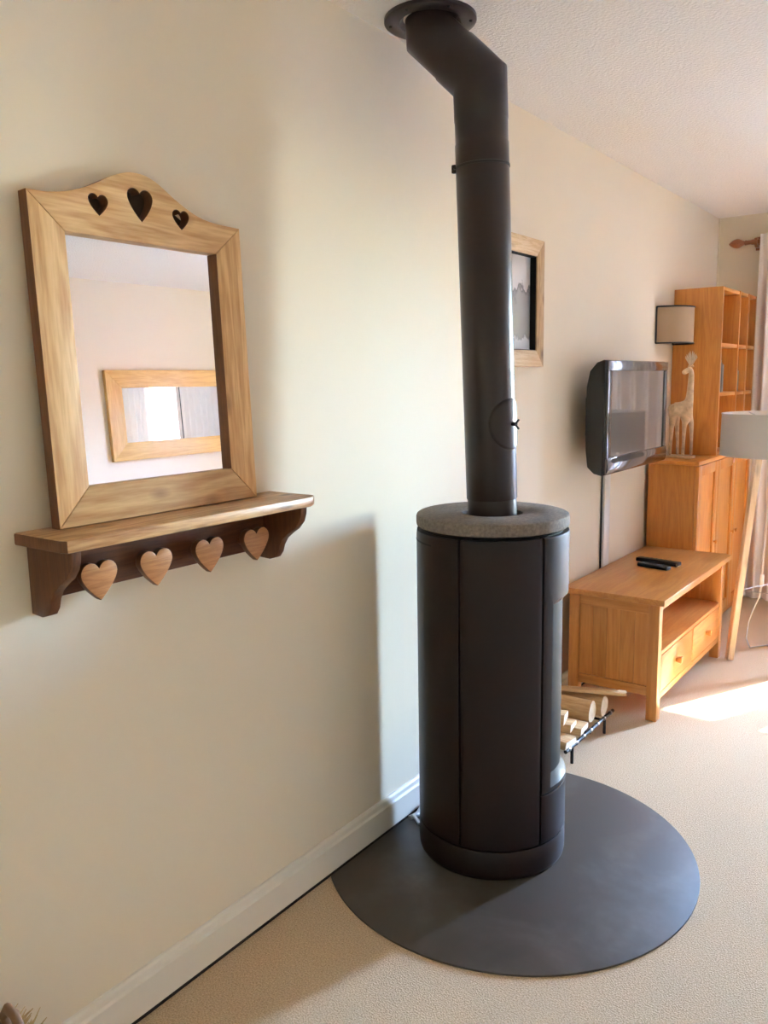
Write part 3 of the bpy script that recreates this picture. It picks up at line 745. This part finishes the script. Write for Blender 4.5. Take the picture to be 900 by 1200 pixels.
dv = [ # x, y, z, radius
 (.128, 4.500, z+.250, .034),   # 0 trunk middle
 (.092, 4.497, z+.252, .033),   # 1 rump
 (.160, 4.503, z+.256, .030),   # 2 chest
 (.166, 4.502, z+.315, .020),   # 3 neck low
 (.170, 4.500, z+.385, .0165),  # 4 neck mid
 (.172, 4.498, z+.440, .0145),  # 5 neck top
 (.166, 4.492, z+.462, .0215),   # 6 head
 (.146, 4.480, z+.448, .0155),   # 7 muzzle
 (.131, 4.471, z+.438, .012),   # 8 nose
 (.084, 4.480, z+.160, .013), (.082, 4.478, z+.080, .008), (.080, 4.477, z+.002, .008),   # hind near
 (.100, 4.520, z+.160, .012), (.104, 4.522, z+.080, .008), (.106, 4.523, z+.002, .008),   # hind far
 (.150, 4.482, z+.160, .012), (.149, 4.480, z+.080, .008), (.148, 4.479, z+.002, .008),   # fore near
 (.176, 4.520, z+.160, .012), (.178, 4.522, z+.080, .008), (.178, 4.523, z+.002, .008),   # fore far
 (.066, 4.494, z+.262, .012), (.058, 4.492, z+.240, .006),                                # tail
]
de_ed = [(0, 1), (0, 2), (2, 3), (3, 4), (4, 5), (5, 6), (6, 7), (7, 8), (1, 9), (9, 10), (10, 11), (1, 12), (12, 13), (13, 14), (2, 15), (15, 16), (16, 17), (2, 18), (18, 19), (19, 20), (1, 21), (21, 22)]
skin('body', dv, de_ed, 'deer_wood', de)
for s in (-1, 1):
    b = B(); ex, ey, ez = .168, 4.494, z+.472
    dirv = Vector((.62*s, -.5*s+.0, 0)).normalized()
    b.tube([(ex, ey, ez), Vector((ex, ey, ez))+dirv*.016+Vector((0, 0, .004)), Vector((ex, ey, ez))+dirv*.026+Vector((0, 0, .001))], [.005, .007, .001], 8)
    b.build('ear', 'deer_wood', de)
    a = B(); p = Vector((ex, ey, ez+.004))
    for q in range(4):
        sp = .010+.013*q; hgt = .078-.008*q
        pts_ = [p, p+dirv*sp*.5+Vector((0, 0, hgt*.45)), p+dirv*sp*.95+Vector((0, 0, hgt*.8)), p+dirv*sp*(.95 if q % 2 else 1.1)+Vector((0, 0, hgt))]
        a.tube(pts_, [.0046, .0042, .0034, .0014], 8)
    a.build('antler', 'pale_wood_z', de)

# ================================================================== wall sconce
sc = thing('wall_sconce', 'wall light with half-round beige shade edged in black, above the deer', 'wall lamp', (0, 4.555, 1.6))
cy, cr, s0, s1 = 4.555, .143, 1.604, 1.792
def half(i, j, n=32):
    t = -PI/2+PI*i/n; return (.003+cr*1.05*math.cos(t), cy+cr*math.sin(t), s0 if j == 0 else s1)
b = B(); b.grid(half, 33, 2)
shd = b.build('shade', 'sconce_cloth', sc)
for zz in (s0, s1):
    B().tube([(.003+cr*1.055*math.cos(-PI/2+PI*i/32), cy+cr*1.005*math.sin(-PI/2+PI*i/32), zz) for i in range(33)], .0042, 8).build('trim', 'shade_trim', shd)
for s in (-1, 1):
    B().tube([(.005, cy+s*cr*1.005, s0), (.005, cy+s*cr*1.005, s1)], .0045, 8).build('trim', 'shade_trim', shd)
B().box(.0005, .012, cy-.05, cy+.05, 1.64, 1.76, .003).build('back_plate', 'white_plastic', sc)
B().tube([(.012, cy, 1.69), (.07, cy, 1.69)], .008, 12).tube([(.07, cy, 1.67), (.07, cy, 1.72)], .014, 14).build('arm', 'white_plastic', sc)
B().lathe([(0, 1.775), (.012, 1.772), (.024, 1.755), (.022, 1.74), (.013, 1.7202)], (.07, cy, 0), n=24).build('bulb', 'white_plastic', sc)
for s in (-1, 1):
    B().tube([(.05, cy, 1.685), (.008, cy+s*cr*.98, 1.61)], .0025, 8).build('shade_holder', 'black_metal', sc)

# ================================================================== tripod floor lamp
LX, LY = .662, 4.37
fl_ = thing('floor_lamp', 'tripod floor lamp with grey linen drum shade and pale wooden legs', 'floor lamp', (LX, LY, 0))
b = B(); b.lathe([(.290, 1.040), (.287, 1.242)], (LX, LY, 0), n=72)
b.lathe([(.2855, 1.2420), (.2885, 1.040)], (LX, LY, 0), n=72)
shd = b.build('shade', 'lamp_linen', fl_)
for zz, R_ in ((1.041, .289), (1.241, .2865)):
    B().lathe([(R_-.003, zz-.003), (R_+.0025, zz-.003), (R_+.0025, zz+.003), (R_-.003, zz+.003)], (LX, LY, 0), n=72, closed=True).build('rim', 'lamp_linen', shd)
for k in range(3):
    t = 2*PI*k/3+.3
    B().tube([(LX, LY, 1.16), (LX+(.285)*math.cos(t), LY+(.285)*math.sin(t), 1.238)], .0025, 8).build('spoke', 'steel', shd)
hub = B().lathe([(0, 1.02), (.055, 1.02), (.06, 1.025), (.06, 1.055), (.055, 1.06), (0, 1.06)], (LX, LY, 0), n=32).build('hub', 'black_metal', fl_)
B().tube([(LX, LY, 1.06), (LX, LY, 1.12)], .018, 20).build('lamp_holder', 'black_plastic', fl_)
B().lathe([(.013, 1.12), (.015, 1.135), (.028, 1.165), (.03, 1.185), (.02, 1.205), (0, 1.213)], (LX, LY, 0), n=28).build('bulb', 'white_plastic', fl_)
ang0 = math.atan2(4.243-LY, .492-LX)
for k in range(3):
    a = ang0+k*2*PI/3; fr = math.hypot(4.243-LY, .492-LX)+.004
    o_ = Vector((math.cos(a), math.sin(a), 0)); top_ = Vector((LX, LY, 1.050))+o_*.122; ft = Vector((LX, LY, .0))+o_*fr
    dirv = (top_-ft).normalized(); sd_ = Vector((-o_.y, o_.x, 0)); nv = sd_.cross(dirv)
    bm = bmesh.new(); hw, hd_ = .020, .015
    vs = []
    for P, zz in ((ft, .0012), (top_, None)):
        ring = []
        for sx, sy in ((-1, -1), (1, -1), (1, 1), (-1, 1)):
            q = P+sd_*sx*hw+nv*sy*hd_
            if zz is not None: q = q+dirv*((zz-q.z)/dirv.z)
            ring.append(bm.verts.new(q))
        vs.append(ring)
    bm.faces.new(vs[0]); bm.faces.new(vs[1][::-1])
    for i in range(4): bm.faces.new((vs[0][i], vs[1][i], vs[1][(i+1) % 4], vs[0][(i+1) % 4]))
    bmesh.ops.recalc_face_normals(bm, faces=bm.faces[:]); bmesh.ops.bevel(bm, geom=bm.edges[:], offset=.0025, segments=2, affect='EDGES')
    B().tube([Vector((LX, LY, 1.04))+o_*.05, Vector((LX, LY, 1.04))+o_*.112], .012, 10).build('bracket', 'black_metal', hub)
    b = B(); b.merge(bm); lg = b.build('leg', 'pale_wood_z', fl_)
    q = ft.lerp(top_, .03)+o_*.0
    for fr_ in (.03, .62):
        q = ft.lerp(top_, fr_); B().tube([q-nv*.0135, q+nv*.0135], .004, 10).build('bolt', 'steel', lg)
lv = [Vector((LX, LY, .36))+Vector((math.cos(ang0+k*2*PI/3), math.sin(ang0+k*2*PI/3), 0))*.185 for k in range(3)]
for k in range(3):
    B().tube([lv[k], lv[(k+1) % 3]], .002, 6).build('tie_wire', 'steel', fl_)
sw = Vector((.581, 4.45, .382))
B().tube([(LX-.02, LY+.03, 1.04), (.602, 4.44, .9), (.590, 4.45, .72), (.583, 4.45, .52), sw+Vector((0, 0, .03)), sw, sw-Vector((0, 0, .03)), (.570, 4.45, .285), (.545, 4.45, .215), (.528, 4.45, .15), (.520, 4.455, .06), (.535, 4.48, .005), (.62, 4.60, .005), (.75, 4.9, .005)], .003, 8).build('cord', 'white_plastic', fl_)
B().box(sw.x-.011, sw.x+.011, sw.y-.008, sw.y+.008, sw.z-.033, sw.z+.033, .007, 3).build('switch', 'white_plastic', fl_)

# ================================================================== curtains and rod
YC = 5.432; YR = YC+.056
rd = thing('curtain_rod', 'dark wooden curtain rod with turned finial above the far window', 'curtain rod', (1.55, YR, 2.228))
RZ = 2.226
B().tube([(.235, YR, RZ), (2.95, YR, RZ)], .014, 20).build('pole', 'finial_wood', rd)
for s, x in ((-1, .235), (1, 2.95)):
    pr_ = [(0, 0), (.016, 0), (.016, .020), (.013, .026), (.013, .050), (.016, .056), (.011, .064), (.018, .078), (.026, .094), (.028, .106), (.024, .124), (.014, .142), (.004, .152), (0, .154)]
    B().lathe([(R_, s*h) for R_, h in pr_], (x, YR, RZ), axis='x', n=28).build('finial', 'finial_wood', rd)
    xb = x-s*.004
    B().box(xb-.008, xb+.008, YR-.004, YF-.001, RZ-.032, RZ-.0142, .003).box(xb-.014, xb+.014, YF-.012, YF-.001, RZ-.045, RZ+.035, .003).lathe([(.0145, -.008), (.024, -.008), (.024, .008), (.0145, .008)], (xb, YR, RZ), axis='x', n=28, closed=True).build('bracket', 'finial_wood', rd)
def curtain(x0, x1, lab, ph):
    n = 240
    folds = int((x1-x0)/.085)
    def fn(i, j):
        t = i/n; zz = j/24
        amp = .030*(1-.25*zz)
        x = x0+(x1-x0)*t+.006*math.sin(7*t+5*zz)*(1-zz)
        yv = YC-.004+amp*math.sin(2*PI*folds*t+ph)+.012*math.sin(2*PI*folds*.37*t+ph*2+zz)*(1-zz)
        return (x, yv, .035+(2.262-.035)*zz)
    b = B(); b.grid(fn, n+1, 25)
    o = b.build('curtain', 'curtain_cloth', None, angle=180)
    return setprops(o, lab, 'curtain', 'curtains at the far window')
curtain(.272, 1.45, 'pale grey-lilac curtain hanging beside the bookcase, left half of the pair', .4)
curtain(1.87, 2.90, 'pale curtain of the right half, hanging beyond the picture edge and seen in the mirrors', 1.3)

# ================================================================== firewood
rk = thing('log_rack', 'low black metal log rack standing on the carpet behind the stove', 'log rack', (.17, 2.9, 0))
RY0, RY1, RF, RBk, RH = 2.66, 3.13, .302, .06, .068
for x in (RF, RBk):
    B().tube([(x, RY0, RH), (x, RY1, RH)], .007, 12).build('rail', 'black_metal', rk)
    for k in range(7):
        y = RY0+.03+(RY1-RY0-.06)*k/6
        B().tube([(x, y-.004, RH), (x, y+.004, RH)], .0092, 12).build('collar', 'steel', rk)
    for y in (RY0+.06, RY1-.09):
        B().tube([(x, y, .001), (x, y, RH-.005)], .006, 10).build('leg', 'black_metal', rk)
for y in (RY0+.06, (RY0+RY1)/2, RY1-.09):
    B().tube([(RBk+.0, y, RH-.012), (RF, y, RH-.012)], .005, 10).build('crossbar', 'black_metal', rk)
def log(lab, c, ln, rad, ang, tilt_=0):
    t = thing('log', lab, 'log', c, 'firewood on the rack'); t.rotation_euler = (0, math.radians(tilt_), math.radians(ang))
    n = 28; rs = [rad*(1+.05*math.sin(3*2*PI*k/n+ang)+.03*random.uniform(-1, 1)) for k in range(n)]
    def fn(i, j):
        a = 2*PI*(j % n)/n; return (-ln/2+ln*i/8, rs[j % n]*math.cos(a), rs[j % n]*math.sin(a))
    b = B(); b.grid(fn, 9, n+1); bmesh.ops.remove_doubles(b.bm, verts=b.bm.verts[:], dist=1e-6); bmesh.ops.recalc_face_normals(b.bm, faces=b.bm.faces[:]); b.build('trunk', 'log_wood_x', t, local=True)
    for s in (-1, 1):
        b = B(); bm = bmesh.new(); vs = [bm.verts.new((s*(ln/2+.0004), rs[j]*.985*math.cos(2*PI*j/n), rs[j]*.985*math.sin(2*PI*j/n))) for j in range(n)]
        bm.faces.new(vs if s > 0 else vs[::-1]); b.merge(bm); b.build('cut_end', 'log_end', t, local=True)
log('round log with pale cut end lying on the rack, nearer of the two round logs', (.150, 2.945, .120), .27, .043, 3)
log('round log with pale cut end, farther of the two round logs on the rack', (.165, 3.035, .118), .27, .041, 2)
def split(lab, c, ln, prof_, ang, tilt_=0, mat='log_wood_x'):
    t = thing('split_log', lab, 'log', c, 'firewood on the rack'); t.rotation_euler = (0, math.radians(tilt_), math.radians(ang))
    b = B(); b.prism(prof_, 'x', -ln/2, ln/2, .002); b.build('wood', mat, t, local=True)
    for s in (-1, 1):
        bm = bmesh.new(); vs = [bm.verts.new((s*(ln/2+.0004), p[0]*.96, p[1]*.96)) for p in prof_]; bm.faces.new(vs if s > 0 else vs[::-1]); q = B(); q.merge(bm); q.build('cut_end', 'log_end', t, local=True)
split('flat split log at the bottom of the pile nearest the stove', (.165, 2.70, .094), .29, [(-.045, -.013), (.048, -.013), (.040, .011), (-.035, .013)], -4)
split('flat split log on the rack beside the round log', (.160, 2.825, .093), .28, [(-.05, -.012), (.05, -.012), (.05, .008), (-.04, .014)], 6)
split('wedge-shaped split log second from the top of the pile', (.140, 2.76, .122), .28, [(-.05, -.013), (.05, -.013), (.046, .004), (-.038, .015)], 10, 0)
split('pale split log on top of the pile beside the stove', (.125, 2.73, .156), .27, [(-.05, -.016), (.048, -.016), (.05, .008), (-.03, .020)], 14, 0)
split('long thin kindling stick lying across the top of the round logs', (.17, 3.0, .176), .44, [(-.022, -.006), (.02, -.006), (.014, .007), (-.018, .006)], 20, 0)

# ================================================================== basket in the near corner
bk = thing('wicker_basket', 'brown wicker basket with straw at the bottom left picture corner', 'basket', (.155, .545, 0))
bx, by = .155, .545
for k in range(15):
    zz = .010+k*.0178; R_ = .095+.035*math.sin(k/14*PI*.55)
    B().lathe([(R_+.009*math.cos(q*PI/4), zz+.009*math.sin(q*PI/4)) for q in range(8)], (bx, by, 0), n=40, closed=True).build('coil', 'wicker', bk)
B().lathe([(0, .004), (.095, .004), (.095, .012), (0, .012)], (bx, by, 0), n=32).build('bottom', 'wicker', bk)
B().tube([(bx-.050, by+.108, .250), (bx-.066, by+.108, .285), (bx-.052, by+.108, .305), (bx-.028, by+.108, .304), (bx-.012, by+.108, .284), (bx-.02, by+.108, .250)], .009, 10).build('handle', 'wicker', bk)
b = B()
for k in range(160):
    a = random.uniform(0, 2*PI); R_ = .11*math.sqrt(random.random()); p = Vector((bx+R_*math.cos(a), by+R_*math.sin(a), .225))
    q = p+Vector((random.uniform(-.03, .03), random.uniform(-.03, .04), random.uniform(.03, .06)))
    b.tube([p, (p+q)/2+Vector((random.uniform(-.006, .006), random.uniform(-.006, .006), .006)), q], [.0022, .002, .0008], 5)
for k in range(40):
    p = Vector((bx+random.uniform(-.08, .0), by+random.uniform(.095, .115), .235)); q = p+Vector((random.uniform(-.02, .02), random.uniform(.02, .05), random.uniform(.025, .05)))
    b.tube([p, (p+q)/2+Vector((0, 0, .006)), q], [.0022, .002, .0008], 5)
so = b.build('straw', 'straw', bk); so['kind'] = 'stuff'
